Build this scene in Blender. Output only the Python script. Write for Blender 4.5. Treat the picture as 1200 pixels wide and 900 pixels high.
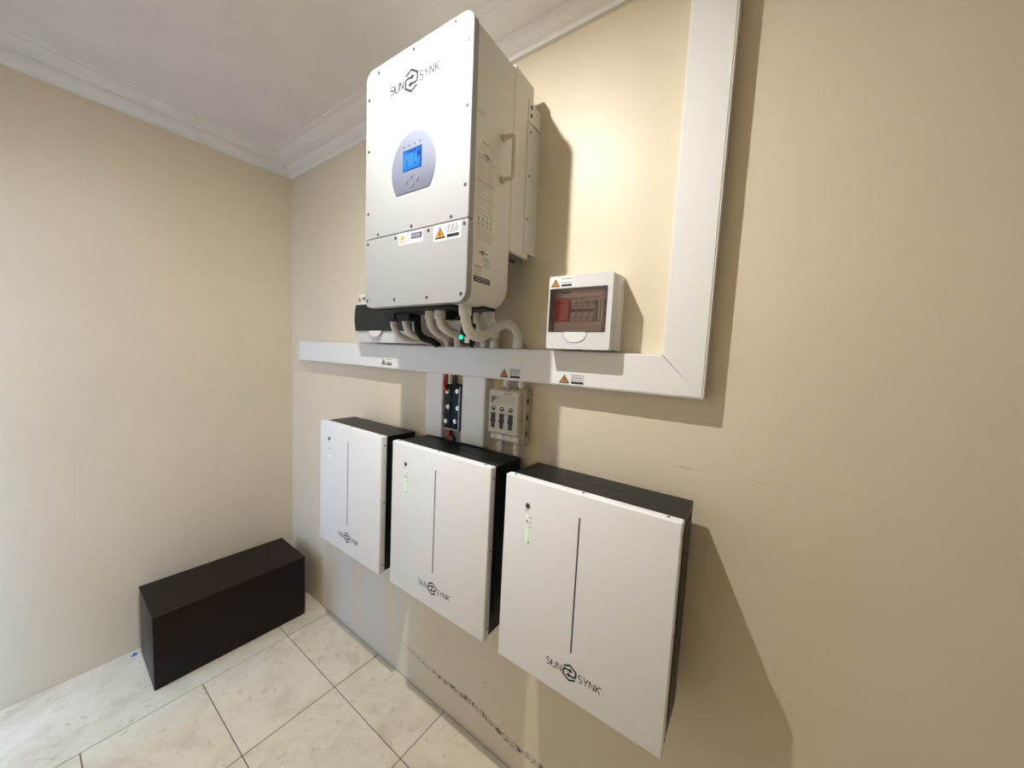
import bpy, bmesh, math, random
from mathutils import Vector, Matrix
random.seed(7)
S = bpy.context.scene
COL = S.collection
for o in list(bpy.data.objects):
    bpy.data.objects.remove(o)

# ------------------------------------------------------------------ camera
cd = bpy.data.cameras.new('camera')
cd.sensor_fit = 'HORIZONTAL'; cd.sensor_width = 36.0
cd.lens = 415.2 / 1200.0 * 36.0
cd.clip_start = 0.01
cam = bpy.data.objects.new('camera', cd); COL.objects.link(cam)
rt = Vector((0.81544311, 0.57676388, 0.04894852))
up = Vector((-0.086295, 0.03751504, 0.99556305))
fw = Vector((-0.57236851, 0.81604905, -0.08036322))
mw = Matrix((rt, up, -fw)).transposed().to_4x4()
mw.translation = Vector((2.29862, -0.97738, 1.46812))
cam.matrix_world = mw
S.camera = cam

# ------------------------------------------------------------------ world: daylight outside the doorway
W = bpy.data.worlds.new('daylight'); S.world = W; W.use_nodes = True
wn = W.node_tree.nodes; wn.clear()
wo = wn.new('ShaderNodeOutputWorld'); wb = wn.new('ShaderNodeBackground')
wb.inputs['Color'].default_value = (0.43, 0.62, 1.0, 1); wb.inputs['Strength'].default_value = 7.4
W.node_tree.links.new(wb.outputs[0], wo.inputs[0])

# daylight portal in the door opening (guides sampling of the sky, adds no light of its own)
pd = bpy.data.lights.new('door_daylight_portal', 'AREA'); pd.shape = 'RECTANGLE'; pd.size = 0.33; pd.size_y = 2.0
pd.cycles.is_portal = True
po = bpy.data.objects.new('door_daylight_portal', pd); COL.objects.link(po)
po.location = (0.20, -1.48, 1.03); po.rotation_euler = (math.radians(90), 0, 0)

LAMP = (1.572, -0.706, 2.430)        # small downlight under the ceiling
LAMP_STRENGTH = 13400.0
LAMP_COLOR = (1.0, 0.985, 0.955)

S.view_settings.view_transform = 'Standard'; S.view_settings.look = 'None'
S.view_settings.gamma = 1.0; S.view_settings.use_curve_mapping = False
S.view_settings.exposure = 0.12

# ------------------------------------------------------------------ materials
def mat(name, col, rough=0.5, metal=0.0, bump=0.0, bscale=200.0, var=0.0, vscale=3.0, spec=0.5,
        emit=None, estr=0.0, alpha=None, coat=0.0):
    m = bpy.data.materials.new(name); m.use_nodes = True
    nt = m.node_tree; b = nt.nodes['Principled BSDF']
    b.inputs['Base Color'].default_value = (*col, 1); b.inputs['Roughness'].default_value = rough
    b.inputs['Metallic'].default_value = metal; b.inputs['Specular IOR Level'].default_value = spec
    b.inputs['Coat Weight'].default_value = coat
    tc = nt.nodes.new('ShaderNodeTexCoord')
    if var > 0:
        n = nt.nodes.new('ShaderNodeTexNoise'); n.inputs['Scale'].default_value = vscale; n.inputs['Detail'].default_value = 5
        nt.links.new(tc.outputs['Object'], n.inputs['Vector'])
        r = nt.nodes.new('ShaderNodeValToRGB')
        r.color_ramp.elements[0].position = 0.3; r.color_ramp.elements[1].position = 0.7
        r.color_ramp.elements[0].color = (*[c * (1 - var) for c in col], 1)
        r.color_ramp.elements[1].color = (*[min(1, c * (1 + var * 0.5)) for c in col], 1)
        nt.links.new(n.outputs['Fac'], r.inputs['Fac']); nt.links.new(r.outputs['Color'], b.inputs['Base Color'])
    if bump > 0:
        n2 = nt.nodes.new('ShaderNodeTexNoise'); n2.inputs['Scale'].default_value = bscale; n2.inputs['Detail'].default_value = 3
        nt.links.new(tc.outputs['Object'], n2.inputs['Vector'])
        bp = nt.nodes.new('ShaderNodeBump'); bp.inputs['Strength'].default_value = bump; bp.inputs['Distance'].default_value = 0.002
        nt.links.new(n2.outputs['Fac'], bp.inputs['Height']); nt.links.new(bp.outputs['Normal'], b.inputs['Normal'])
    if emit:
        b.inputs['Emission Color'].default_value = (*emit, 1); b.inputs['Emission Strength'].default_value = estr
    return m

WALLC = (0.74, 0.648, 0.49)
M_wall = mat('cream_wall_paint', WALLC, 0.45, bump=0.25, bscale=60, var=0.035, vscale=2.2, spec=0.35)
M_ceil = mat('ceiling_paint', (0.76, 0.73, 0.71), 0.75, bump=0.5, bscale=110, var=0.04, vscale=6)
M_corn = mat('cornice_plaster', (0.80, 0.78, 0.75), 0.6, bump=0.3, bscale=50, var=0.04, vscale=12)
M_grout = mat('dark_grout', (0.20, 0.165, 0.115), 0.9, bump=0.5, bscale=300)
M_white = mat('white_powder_coat', (0.68, 0.68, 0.675), 0.42, bump=0.05, bscale=500)
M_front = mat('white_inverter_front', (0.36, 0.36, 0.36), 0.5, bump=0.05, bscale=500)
M_cream = mat('offwhite_powder_coat', (0.78, 0.765, 0.715), 0.45, bump=0.05, bscale=500)
M_batt = mat('white_battery_front', (0.86, 0.86, 0.865), 0.42, bump=0.03, bscale=400)
M_black = mat('black_sheet_metal', (0.009, 0.010, 0.010), 0.42, spec=0.3, bump=0.1, bscale=600)
M_gap = mat('dark_gap', (0.03, 0.028, 0.025), 0.8)
M_trunk = mat('white_pvc', (0.80, 0.795, 0.77), 0.35, bump=0.04, bscale=30)
M_pvc = mat('grey_white_conduit_pvc', (0.80, 0.78, 0.74), 0.45)
M_steel = mat('steel', (0.62, 0.58, 0.50), 0.28, metal=1.0)
M_screw = mat('screw_metal', (0.10, 0.095, 0.09), 0.35, metal=0.7)
M_screwl = mat('pale_screw_metal', (0.14, 0.14, 0.14), 0.4, metal=0.5)
M_panel = mat('blue_grey_panel', (0.165, 0.180, 0.235), 0.45, spec=0.3)
M_lcd = mat('lcd_blue', (0.004, 0.03, 0.10), 0.3, spec=0.2, emit=(0.03, 0.22, 0.75), estr=0.75)
M_lcdl = mat('lcd_light_segment', (0.01, 0.05, 0.11), 0.3, spec=0.2, emit=(0.08, 0.36, 0.80), estr=0.7)
M_lcdd = mat('lcd_dark_segment', (0.002, 0.01, 0.05), 0.3, spec=0.2, emit=(0.01, 0.07, 0.35), estr=0.6)
M_print = mat('black_print', (0.012, 0.012, 0.016), 0.5)
M_printg = mat('grey_print', (0.17, 0.165, 0.165), 0.6)
M_printl = mat('light_grey_print', (0.5, 0.49, 0.48), 0.6)
M_navy = mat('navy_print', (0.03, 0.03, 0.10), 0.5)
M_label = mat('white_label_paper', (0.78, 0.775, 0.765), 0.5)
M_labelc = mat('cream_label_paper', (0.83, 0.80, 0.71), 0.5)
M_yellow = mat('warning_yellow', (0.62, 0.25, 0.02), 0.5)
M_green = mat('green_led', (0.3, 0.9, 0.25), 0.4, emit=(0.42, 1.0, 0.30), estr=0.8)
M_ylw = mat('yellow_led', (0.8, 0.8, 0.3), 0.4, emit=(0.85, 0.9, 0.35), estr=1.0)
M_teal = mat('teal_led', (0.0, 0.7, 0.35), 0.4, emit=(0.0, 0.95, 0.42), estr=2.5)
M_red = mat('red_plastic', (0.75, 0.05, 0.04), 0.4)
M_brk = mat('grey_breaker_plastic', (0.66, 0.61, 0.59), 0.5)
M_brkd = mat('dark_breaker_toggle', (0.12, 0.09, 0.08), 0.5)
M_inner = mat('pinkish_inner_plastic', (0.74, 0.66, 0.67), 0.45)
M_blackp = mat('black_plastic', (0.009, 0.010, 0.010), 0.5, spec=0.25)
M_iso = mat('beige_isolator_plastic', (0.58, 0.54, 0.44), 0.45, var=0.06, vscale=40)
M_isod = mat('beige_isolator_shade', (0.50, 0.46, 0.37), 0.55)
M_box = mat('dark_brown_metal', (0.012, 0.006, 0.004), 0.38, bump=0.12, bscale=350, spec=0.2)
M_blue = mat('blue_foil', (0.04, 0.10, 0.45), 0.3)
M_bulb = mat('lamp_glass', (1, 1, 1), 0.3, emit=LAMP_COLOR, estr=LAMP_STRENGTH)
M_out = mat('outdoor_paving', (0.5, 0.48, 0.45), 0.8, var=0.1)
M_jb = mat('dark_green_block_plastic', (0.014, 0.018, 0.017), 0.5, spec=0.2, var=0.3, vscale=60)
M_rail = mat('grey_metal', (0.32, 0.32, 0.33), 0.35, metal=0.6)

def glass_mat(name, tint, opac, rough=0.06):
    m = bpy.data.materials.new(name); m.use_nodes = True; nt = m.node_tree; nt.nodes.clear()
    out = nt.nodes.new('ShaderNodeOutputMaterial'); mx = nt.nodes.new('ShaderNodeMixShader')
    tr = nt.nodes.new('ShaderNodeBsdfTransparent'); tr.inputs['Color'].default_value = (*tint, 1)
    gl = nt.nodes.new('ShaderNodeBsdfGlossy'); gl.inputs['Roughness'].default_value = rough
    fr = nt.nodes.new('ShaderNodeFresnel'); fr.inputs['IOR'].default_value = 1.5
    ad = nt.nodes.new('ShaderNodeMath'); ad.operation = 'ADD'; ad.inputs[1].default_value = opac
    nt.links.new(fr.outputs[0], ad.inputs[0]); nt.links.new(ad.outputs[0], mx.inputs[0])
    nt.links.new(tr.outputs[0], mx.inputs[1]); nt.links.new(gl.outputs[0], mx.inputs[2])
    nt.links.new(mx.outputs[0], out.inputs[0]); return m
M_clear = glass_mat('clear_smoked_cover', (0.94, 0.88, 0.89), 0.0)
M_smoke = mat('dark_smoked_cover', (0.010, 0.014, 0.013), 0.30, spec=0.35)

def main_wall_mat():
    m = mat('cream_wall_paint_marked', WALLC, 0.45, bump=0.25, bscale=60, var=0.035, vscale=2.2, spec=0.35)
    nt = m.node_tree; b = nt.nodes['Principled BSDF']; N = nt.nodes.new; L = nt.links.new
    src = b.inputs['Base Color'].links[0].from_socket
    tc = N('ShaderNodeTexCoord'); sp = N('ShaderNodeSeparateXYZ'); L(tc.outputs['Object'], sp.inputs[0])
    def mth(op, a, c=None, clamp=False):
        n = N('ShaderNodeMath'); n.operation = op; n.use_clamp = clamp
        for i, v in enumerate((a, c)):
            if v is None: continue
            if isinstance(v, (int, float)): n.inputs[i].default_value = v
            else: L(v, n.inputs[i])
        return n.outputs[0]
    def sm(v, lo, hi, a=0.0, bb=1.0):
        n = N('ShaderNodeMapRange'); n.interpolation_type = 'SMOOTHSTEP'
        n.inputs['From Min'].default_value = lo; n.inputs['From Max'].default_value = hi
        n.inputs['To Min'].default_value = a; n.inputs['To Max'].default_value = bb; L(v, n.inputs['Value']); return n.outputs[0]
    def noise(scale, detail=4, vec=None):
        n = N('ShaderNodeTexNoise'); n.inputs['Scale'].default_value = scale; n.inputs['Detail'].default_value = detail
        L(vec if vec else tc.outputs['Object'], n.inputs['Vector']); return n.outputs['Fac']
    def mixc(fac, base, col):
        n = N('ShaderNodeMix'); n.data_type = 'RGBA'; L(fac, n.inputs['Factor']); L(base, n.inputs['A'])
        n.inputs['B'].default_value = (*col, 1); return n.outputs['Result']
    X, Z = sp.outputs['X'], sp.outputs['Z']
    # mouldy smear line near the floor
    wob = mth('MULTIPLY', mth('SUBTRACT', noise(5.0, 2), 0.5), 0.05)
    zl = mth('SUBTRACT', mth('ADD', mth('SUBTRACT', Z, mth('MULTIPLY', mth('SUBTRACT', 1.5, X), 0.06)), wob), 0.118)
    band = sm(mth('ABSOLUTE', zl), 0.003, 0.016, 1.0, 0.0)
    spots = sm(noise(55.0, 5), 0.46, 0.60)
    rng = mth('MULTIPLY', sm(X, 1.08, 1.45, 0.25, 1.0), sm(X, 1.03, 1.12))
    mould = mth('MULTIPLY', mth('MULTIPLY', band, mth('ADD', mth('MULTIPLY', spots, 0.95), 0.22)), rng)
    # a few dark specks above the line
    v = N('ShaderNodeTexVoronoi'); v.inputs['Scale'].default_value = 30; L(tc.outputs['Object'], v.inputs['Vector'])
    spk = mth('MULTIPLY', sm(v.outputs['Distance'], 0.05, 0.13, 1.0, 0.0), mth('MULTIPLY', sm(noise(4.0, 1), 0.52, 0.60), sm(Z, 0.22, 0.34, 1.0, 0.0)))
    spk = mth('MULTIPLY', spk, mth('MULTIPLY', sm(X, 0.9, 1.05), sm(X, 1.6, 1.8, 1.0, 0.0)))
    # daylight painted into the wall colour: pale vertical streaks, left below the cabinets
    mp = N('ShaderNodeMapping'); mp.inputs['Scale'].default_value = (9, 1, 0.8); L(tc.outputs['Object'], mp.inputs['Vector'])
    streak = noise(1.6, 3, mp.outputs['Vector'])
    patch = mth('MULTIPLY', mth('MULTIPLY', sm(X, 0.45, 0.6), sm(X, 1.1, 1.25, 1.0, 0.0)), mth('MULTIPLY', sm(Z, 0.5, 0.6, 1.0, 0.0), sm(streak, 0.35, 0.6, 0.35, 0.9)))
    # thin scratches right of the trunking
    mp2 = N('ShaderNodeMapping'); mp2.inputs['Scale'].default_value = (2.5, 1, 30); mp2.inputs['Rotation'].default_value = (0, 0.12, 0); L(tc.outputs['Object'], mp2.inputs['Vector'])
    scr = mth('MULTIPLY', sm(noise(2.0, 2, mp2.outputs['Vector']), 0.69, 0.72), mth('MULTIPLY', mth('MULTIPLY', sm(X, 2.0, 2.1), sm(X, 2.35, 2.45, 1.0, 0.0)), mth('MULTIPLY', sm(Z, 1.18, 1.2), sm(Z, 1.32, 1.36, 1.0, 0.0))))
    c = mixc(patch, src, (0.72, 0.68, 0.60))
    c = mixc(mth('MULTIPLY', scr, 0.35), c, (0.35, 0.28, 0.16))
    c = mixc(mould, c, (0.10, 0.085, 0.04))
    c = mixc(mth('MULTIPLY', spk, 0.85), c, (0.09, 0.07, 0.045))
    L(c, b.inputs['Base Color']); return m
M_mainwall = main_wall_mat()

def tile_mat():
    m = bpy.data.materials.new('cream_stone_tile'); m.use_nodes = True; nt = m.node_tree; b = nt.nodes['Principled BSDF']
    N = nt.nodes.new; L = nt.links.new
    tc = N('ShaderNodeTexCoord'); oi = N('ShaderNodeObjectInfo')
    ad = N('ShaderNodeVectorMath'); ad.operation = 'ADD'; L(tc.outputs['Object'], ad.inputs[0])
    sc = N('ShaderNodeVectorMath'); sc.operation = 'SCALE'; L(oi.outputs['Random'], sc.inputs['Scale']); sc.inputs[0].default_value = (7, 3, 5)
    L(sc.outputs[0], ad.inputs[1])
    n = N('ShaderNodeTexNoise'); n.inputs['Scale'].default_value = 5; n.inputs['Detail'].default_value = 8; n.inputs['Roughness'].default_value = 0.65; n.inputs['Distortion'].default_value = 0.8
    L(ad.outputs[0], n.inputs['Vector'])
    r = N('ShaderNodeValToRGB'); e = r.color_ramp.elements
    e[0].position = 0.28; e[0].color = (0.62, 0.54, 0.40, 1); e[1].position = 0.72; e[1].color = (0.86, 0.79, 0.64, 1)
    k = e.new(0.5); k.color = (0.78, 0.71, 0.55, 1)
    L(n.outputs['Fac'], r.inputs['Fac'])
    n2 = N('ShaderNodeTexNoise'); n2.inputs['Scale'].default_value = 26; n2.inputs['Detail'].default_value = 6; n2.inputs['Distortion'].default_value = 1.5; L(ad.outputs[0], n2.inputs['Vector'])
    mr = N('ShaderNodeMapRange'); mr.inputs['From Min'].default_value = 0.60; mr.inputs['From Max'].default_value = 0.74; mr.inputs['To Max'].default_value = 0.5; L(n2.outputs['Fac'], mr.inputs['Value'])
    mx = N('ShaderNodeMix'); mx.data_type = 'RGBA'; L(mr.outputs[0], mx.inputs['Factor']); L(r.outputs['Color'], mx.inputs['A']); mx.inputs['B'].default_value = (0.35, 0.29, 0.17, 1)
    L(mx.outputs['Result'], b.inputs['Base Color'])
    b.inputs['Roughness'].default_value = 0.28
    bp = N('ShaderNodeBump'); bp.inputs['Strength'].default_value = 0.25; bp.inputs['Distance'].default_value = 0.003
    L(n2.outputs['Fac'], bp.inputs['Height']); L(bp.outputs['Normal'], b.inputs['Normal'])
    return m
M_tile = tile_mat()

# ------------------------------------------------------------------ mesh helpers
def link(name, bm, m, parent=None, smooth=False):
    bmesh.ops.recalc_face_normals(bm, faces=bm.faces)
    me = bpy.data.meshes.new(name); bm.to_mesh(me); bm.free()
    ms = m if isinstance(m, (list, tuple)) else [m]
    for k in ms: me.materials.append(k)
    if smooth:
        for f in me.polygons: f.use_smooth = True
        try: me.set_sharp_from_angle(angle=math.radians(35))
        except Exception: pass
    o = bpy.data.objects.new(name, me); COL.objects.link(o)
    if name == 'small_print': o['kind'] = 'stuff'
    if parent: o.parent = parent
    return o
def thing(name, label, cat, loc=(0, 0, 0), rot=(0, 0, 0), group=None):
    o = bpy.data.objects.new(name, None); COL.objects.link(o); o.empty_display_size = 0.05
    o.location = loc; o.rotation_euler = rot; tag(o, label, cat, group); return o
def tag(o, label, cat, group=None):
    o['label'] = label; o['category'] = cat
    if group: o['group'] = group
    return o
def struct(o): o['kind'] = 'structure'; return o
def off(o, ofs): return o
def B(bm, x0, x1, y0, y1, z0, z1, bev=0.0, seg=2, mi=0):
    r = bmesh.ops.create_cube(bm, size=1)
    vs = r['verts']
    for v in vs:
        v.co = Vector(((x0 + x1) / 2 + v.co.x * (x1 - x0), (y0 + y1) / 2 + v.co.y * (y1 - y0), (z0 + z1) / 2 + v.co.z * (z1 - z0)))
    fs = set(f for v in vs for f in v.link_faces)
    for f in fs: f.material_index = mi
    if bev > 0:
        es = list(set(e for f in fs for e in f.edges))
        bmesh.ops.bevel(bm, geom=es, offset=bev, segments=seg, affect='EDGES', profile=0.5)
    return bm
def box(name, m, parent, x0, x1, y0, y1, z0, z1, bev=0.0, seg=2):
    return link(name, B(bmesh.new(), x0, x1, y0, y1, z0, z1, bev, seg), m, parent, bev > 0)
def rrect(x0, x1, z0, z1, r, n=6):
    pts = []
    for cx, cz, a0 in ((x1 - r, z1 - r, 0), (x0 + r, z1 - r, 90), (x0 + r, z0 + r, 180), (x1 - r, z0 + r, 270)):
        for i in range(n + 1):
            a = math.radians(a0 + 90 * i / n); pts.append((cx + r * math.cos(a), cz + r * math.sin(a)))
    return pts
def loft(bm, loops, cap0=True, cap1=True):
    L = [[bm.verts.new(p) for p in lp] for lp in loops]
    n = len(L[0])
    for a, b in zip(L, L[1:]):
        for i in range(n): bm.faces.new((a[i], a[(i + 1) % n], b[(i + 1) % n], b[i]))
    if cap0: bm.faces.new(L[0])
    if cap1: bm.faces.new(list(reversed(L[-1])))
    return bm
def prism_y(bm, poly, y0, y1):      # poly in (x, z)
    return loft(bm, [[(x, y0, z) for x, z in poly], [(x, y1, z) for x, z in poly]])
def prism_x(bm, poly, x0, x1):      # poly in (y, z)
    return loft(bm, [[(x0, y, z) for y, z in poly], [(x1, y, z) for y, z in poly]])
def cyl(bm, c, axis, r, h, n=16, r2=None):
    a = Vector(axis).normalized(); t = a.orthogonal().normalized(); s = a.cross(t); c = Vector(c)
    r2 = r if r2 is None else r2
    lp = [[c + a * hh + (t * math.cos(2 * math.pi * i / n) + s * math.sin(2 * math.pi * i / n)) * rr for i in range(n)]
          for hh, rr in ((0, r), (h, r2))]
    return loft(bm, lp)
def smooth_path(pts, per=10):
    P = [Vector(p) for p in pts]; P = [P[0] * 2 - P[1]] + P + [P[-1] * 2 - P[-2]]; out = []
    for i in range(1, len(P) - 2):
        a, b, c, d = P[i - 1:i + 3]
        for k in range(per):
            t = k / per
            out.append(0.5 * ((2 * b) + (c - a) * t + (2 * a - 5 * b + 4 * c - d) * t * t + (3 * b - a - 3 * c + d) * t ** 3))
    out.append(P[-2]); return out
def resample(P, step):
    out = [P[0]]; acc = 0.0
    for a, b in zip(P, P[1:]):
        d = (b - a).length; pos = 0.0
        while acc + d - pos >= step:
            pos += step - acc; out.append(a.lerp(b, pos / d)); acc = 0.0
        acc += d - pos
    if (out[-1] - P[-1]).length > 1e-5: out.append(P[-1])
    return out
def tube(bm, pts, r, n=14, ribs=None, per=10):
    P = smooth_path(pts, per)
    if ribs: P = resample(P, ribs / 4.0)
    T = [(P[min(i + 1, len(P) - 1)] - P[max(i - 1, 0)]).normalized() for i in range(len(P))]
    nrm = T[0].orthogonal().normalized(); loops = []
    for i, p in enumerate(P):
        nrm = (nrm - T[i] * nrm.dot(T[i])).normalized(); bn = T[i].cross(nrm)
        rr = r
        if ribs: rr = r * (1.0, 0.95, 0.86, 0.95)[i % 4]
        loops.append([p + (nrm * math.cos(2 * math.pi * k / n) + bn * math.sin(2 * math.pi * k / n)) * rr for k in range(n)])
    return loft(bm, loops)

# --- flat print: polylines/polygons in (u, v) mapped to a face by F
def face_front(y):                   # facing -y : u -> x, v -> z
    return lambda u, v, d=0.0004: Vector((u, y - d, v))
def face_right(x):                   # facing +x : u -> y, v -> z
    return lambda u, v, d=0.0004: Vector((x + d, u, v))
def ribbon(bm, F, pts, w, d=0.0004, mi=0, closed=False):
    n = len(pts); L, R = [], []
    for i, (x, y) in enumerate(pts):
        a = pts[i - 1] if (i > 0 or closed) else None; b = pts[(i + 1) % n] if (i < n - 1 or closed) else None
        d1 = Vector((x - a[0], y - a[1])).normalized() if a else None
        d2 = Vector((b[0] - x, b[1] - y)).normalized() if b else None
        if d1 is None: d1 = d2
        if d2 is None: d2 = d1
        t = (d1 + d2).normalized() if (d1 + d2).length > 1e-6 else d1
        nn = Vector((-t.y, t.x)); k = 1 / max(0.4, nn.dot(Vector((-d2.y, d2.x))))
        L.append(bm.verts.new(F(x + nn.x * w / 2 * k, y + nn.y * w / 2 * k, d))); R.append(bm.verts.new(F(x - nn.x * w / 2 * k, y - nn.y * w / 2 * k, d)))
    for i in range(n if closed else n - 1):
        j = (i + 1) % n; f = bm.faces.new((L[i], L[j], R[j], R[i])); f.material_index = mi
def poly(bm, F, pts, d=0.0004, mi=0):
    f = bm.faces.new([bm.verts.new(F(x, y, d)) for x, y in pts]); f.material_index = mi
def rect(bm, F, u0, u1, v0, v1, d=0.0004, mi=0):
    poly(bm, F, [(u0, v0), (u1, v0), (u1, v1), (u0, v1)], d, mi)
def arc(cx, cy, rx, ry, a0, a1, n=8):
    return [(cx + rx * math.cos(math.radians(a0 + (a1 - a0) * i / n)), cy + ry * math.sin(math.radians(a0 + (a1 - a0) * i / n))) for i in range(n + 1)]
def glyph(ch):
    if ch == 'S': return [arc(.33, .74, .27, .23, 40, 270, 10) + arc(.33, .25, .28, .26, 90, -140, 10)], .66
    if ch == 'U': return [[(.03, 1), (.03, .33)] + arc(.36, .33, .33, .33, 180, 360, 10) + [(.69, 1)]], .72
    if ch == 'N': return [[(.04, 0), (.04, .97)], [(.04, .99), (.66, .01)], [(.66, .03), (.66, 1)]], .70
    if ch == 'Y': return [[(.0, 1), (.33, .47)], [(.66, 1), (.33, .47), (.33, 0)]], .66
    if ch == 'K': return [[(.05, 0), (.05, 1)], [(.6, 1), (.07, .45)], [(.22, .58), (.62, 0)]], .62
def word(bm, F, s, u, v, h, w, gap=0.16):
    for ch in s:
        st, adv = glyph(ch)
        for p in st: ribbon(bm, F, [(u + a * h, v + b * h) for a, b in p], w)
        u += (adv + gap) * h
    return u - gap * h
def word_len(s, h, gap=0.16): return sum(glyph(c)[1] + gap for c in s) * h - gap * h
def logo(bm, F, cu, cv, R, h, wl, wh):
    for s in (1, -1):                # the two interlocked halves of the hexagon, each ending in an arrow
        q = lambda pts: [(cu + s * a * R, cv + s * b * R) for a, b in pts]
        ribbon(bm, F, q([(-.80, .60), (0, 1.0), (.84, .50), (.84, -.06), (.76, -.24), (.58, -.31), (.0, -.31)]), wh)
        poly(bm, F, q([(-.50, -.31), (.04, -.60), (.04, -.02)]))
    g = R * 1.12
    word(bm, F, 'SUN', cu - g - word_len('SUN', h), cv - h / 2, h, wl)
    e = word(bm, F, 'SYNK', cu + g, cv - h / 2, h, wl)
    ribbon(bm, F, arc(e + .10 * h, cv + .45 * h, .07 * h, .07 * h, 0, 330, 8), wl * .45)
def dashes(bm, F, u0, u1, v, h, rnd, mi=0, d=0.0008, wl=(2.0, 5.0)):
    u = u0
    while u < u1 - h:
        l = min(rnd.uniform(*wl) * h, u1 - u); rect(bm, F, u, u + l, v - h / 2, v + h / 2, d, mi); u += l + h * 0.8
def warning_sticker(parent, F, u0, u1, v0, v1, rnd, lines=3):
    # paper, orange triangle with black edge and bolt, lines of small print and a black bar
    bm = bmesh.new(); rect(bm, F, u0, u1, v0, v1, 0.0004, 0)
    H = v1 - v0; W = u1 - u0; tw = min(W * 0.40, H * 1.1); tu = u0 + tw / 2 + W * 0.04; tb = v0 + H * 0.12; th = min(tw * 0.9, H * 0.76)
    poly(bm, F, [(tu - tw / 2, tb), (tu + tw / 2, tb), (tu, tb + th)], 0.0007, 1)
    k = 0.72; cy = tb + th * 0.36
    poly(bm, F, [(tu - tw / 2 * k, cy + (tb - cy) * k), (tu + tw / 2 * k, cy + (tb - cy) * k), (tu, cy + (tb + th - cy) * k)], 0.0010, 2)
    s = th * 0.24
    ribbon(bm, F, [(tu + s * .25, cy + s * 1.1), (tu - s * .3, cy + s * .1), (tu + s * .3, cy - s * .05), (tu - s * .1, cy - s * 1.0)], s * 0.34, 0.0013, 1)
    a = u0 + W * 0.50; e = u1 - W * 0.06
    rect(bm, F, a, e, v0 + H * 0.12, v0 + H * 0.32, 0.0007, 1)
    for i in range(lines):
        dashes(bm, F, a, e, v0 + H * (0.45 + 0.45 * i / max(1, lines - 1) * 0.85), H * 0.075, rnd, 3, 0.0007)
    return link('warning_sticker', bm, [M_label, M_print, M_yellow, M_printg], parent)
def screw(parent, c, axis, r=0.0042, m=None, name='screw'):
    bm = bmesh.new(); cyl(bm, c, axis, r, 0.0016, 12, r * 0.75)
    a = Vector(axis).normalized()
    cyl(bm, Vector(c) + a * 0.0012, axis, r * 0.38, 0.0007, 6)
    return link(name, bm, m or M_screw, parent)

# ================================================================== THE ROOM
RX, RY, RZ = 4.60, -1.42, 2.48       # right wall, back wall, ceiling
T = 0.12
# floor: grout bed with single tiles
bm = bmesh.new(); B(bm, -T, RX + T, RY - T, T, -0.10, -0.0025)
floor = struct(link('floor', bm, M_grout))
G = 0.0016
xs = [0.0] + [0.4565 + 0.4490 * i for i in range(10) if 0.4565 + 0.4490 * i < RX - .02] + [RX]
ys = [0.0] + [-0.2160 - 0.3345 * i for i in range(8) if -0.2160 - 0.3345 * i > RY + .02] + [RY]
for i in range(len(xs) - 1):
    yy = [0.0, -0.2160, -1.2195, RY] if i == 0 else ys      # the column along the left wall is laid in long pieces
    for j in range(len(yy) - 1):
        a, b = xs[i] + G, xs[i + 1] - G; c, d = yy[j + 1] + G, yy[j] - G
        dz = random.uniform(-0.0004, 0.0004)
        bm = bmesh.new(); B(bm, a, b, c, d, -0.02, dz, 0.0018, 1)
        link('floor_tile', bm, M_tile, floor)
struct(box('ceiling', M_ceil, None, -T, RX + T, RY - T, T, RZ, RZ + 0.1))
struct(box('wall_left', M_wall, None, -T, 0, RY - T, T, -0.1, RZ))
struct(box('wall_main', M_mainwall, None, 0, RX, 0, T, -0.1, RZ))
struct(box('wall_right', M_wall, None, RX, RX + T, RY - T, T, -0.1, RZ))
DX0, DX1, DZ = 0.01, 0.39, 2.03      # door opening behind the camera
bm = bmesh.new()
B(bm, 0, DX0, RY - T, RY, -0.1, RZ); B(bm, DX1, RX, RY - T, RY, -0.1, RZ); B(bm, DX0, DX1, RY - T, RY, DZ, RZ)
struct(link('wall_back', bm, M_wall))
bm = bmesh.new()
B(bm, DX0, DX0 + .03, RY - T - .005, RY + .012, 0, DZ - .03, .003, 1); B(bm, DX1 - .03, DX1, RY - T - .005, RY + .012, 0, DZ - .03, .003, 1); B(bm, DX0, DX1, RY - T - .005, RY + .012, DZ - .03, DZ, .003, 1)
struct(link('door_1', bm, M_corn))
struct(box('outside_ground', M_out, None, -3, 5, RY - 6, RY - T - 0.01, -0.2, -0.10))
# cornice: one length on each wall, mitred
prof = [(0, 2.408), (.012, 2.408), (.016, 2.418), (.030, 2.424), (.044, 2.433), (.052, 2.444), (.053, 2.451), (.062, 2.452),
        (.085, 2.457), (.105, 2.464), (.120, 2.472), (.121, 2.476), (.140, 2.477), (.142, RZ), (0, RZ)]
def cornice(name, f):                # f(d, end) -> xy
    bm = bmesh.new(); loft(bm, [[(*f(d, 0), z) for d, z in prof], [(*f(d, 1), z) for d, z in prof]])
    return struct(link(name, bm, M_corn))
cornice('trim_1', lambda d, e: (d, -d if e == 0 else RY + d))
cornice('trim_2', lambda d, e: (d if e == 0 else RX - d, -d))
cornice('trim_3', lambda d, e: (RX - d, -d if e == 0 else RY + d))
cornice('trim_4', lambda d, e: (d if e == 0 else RX - d, RY + d))

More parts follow.
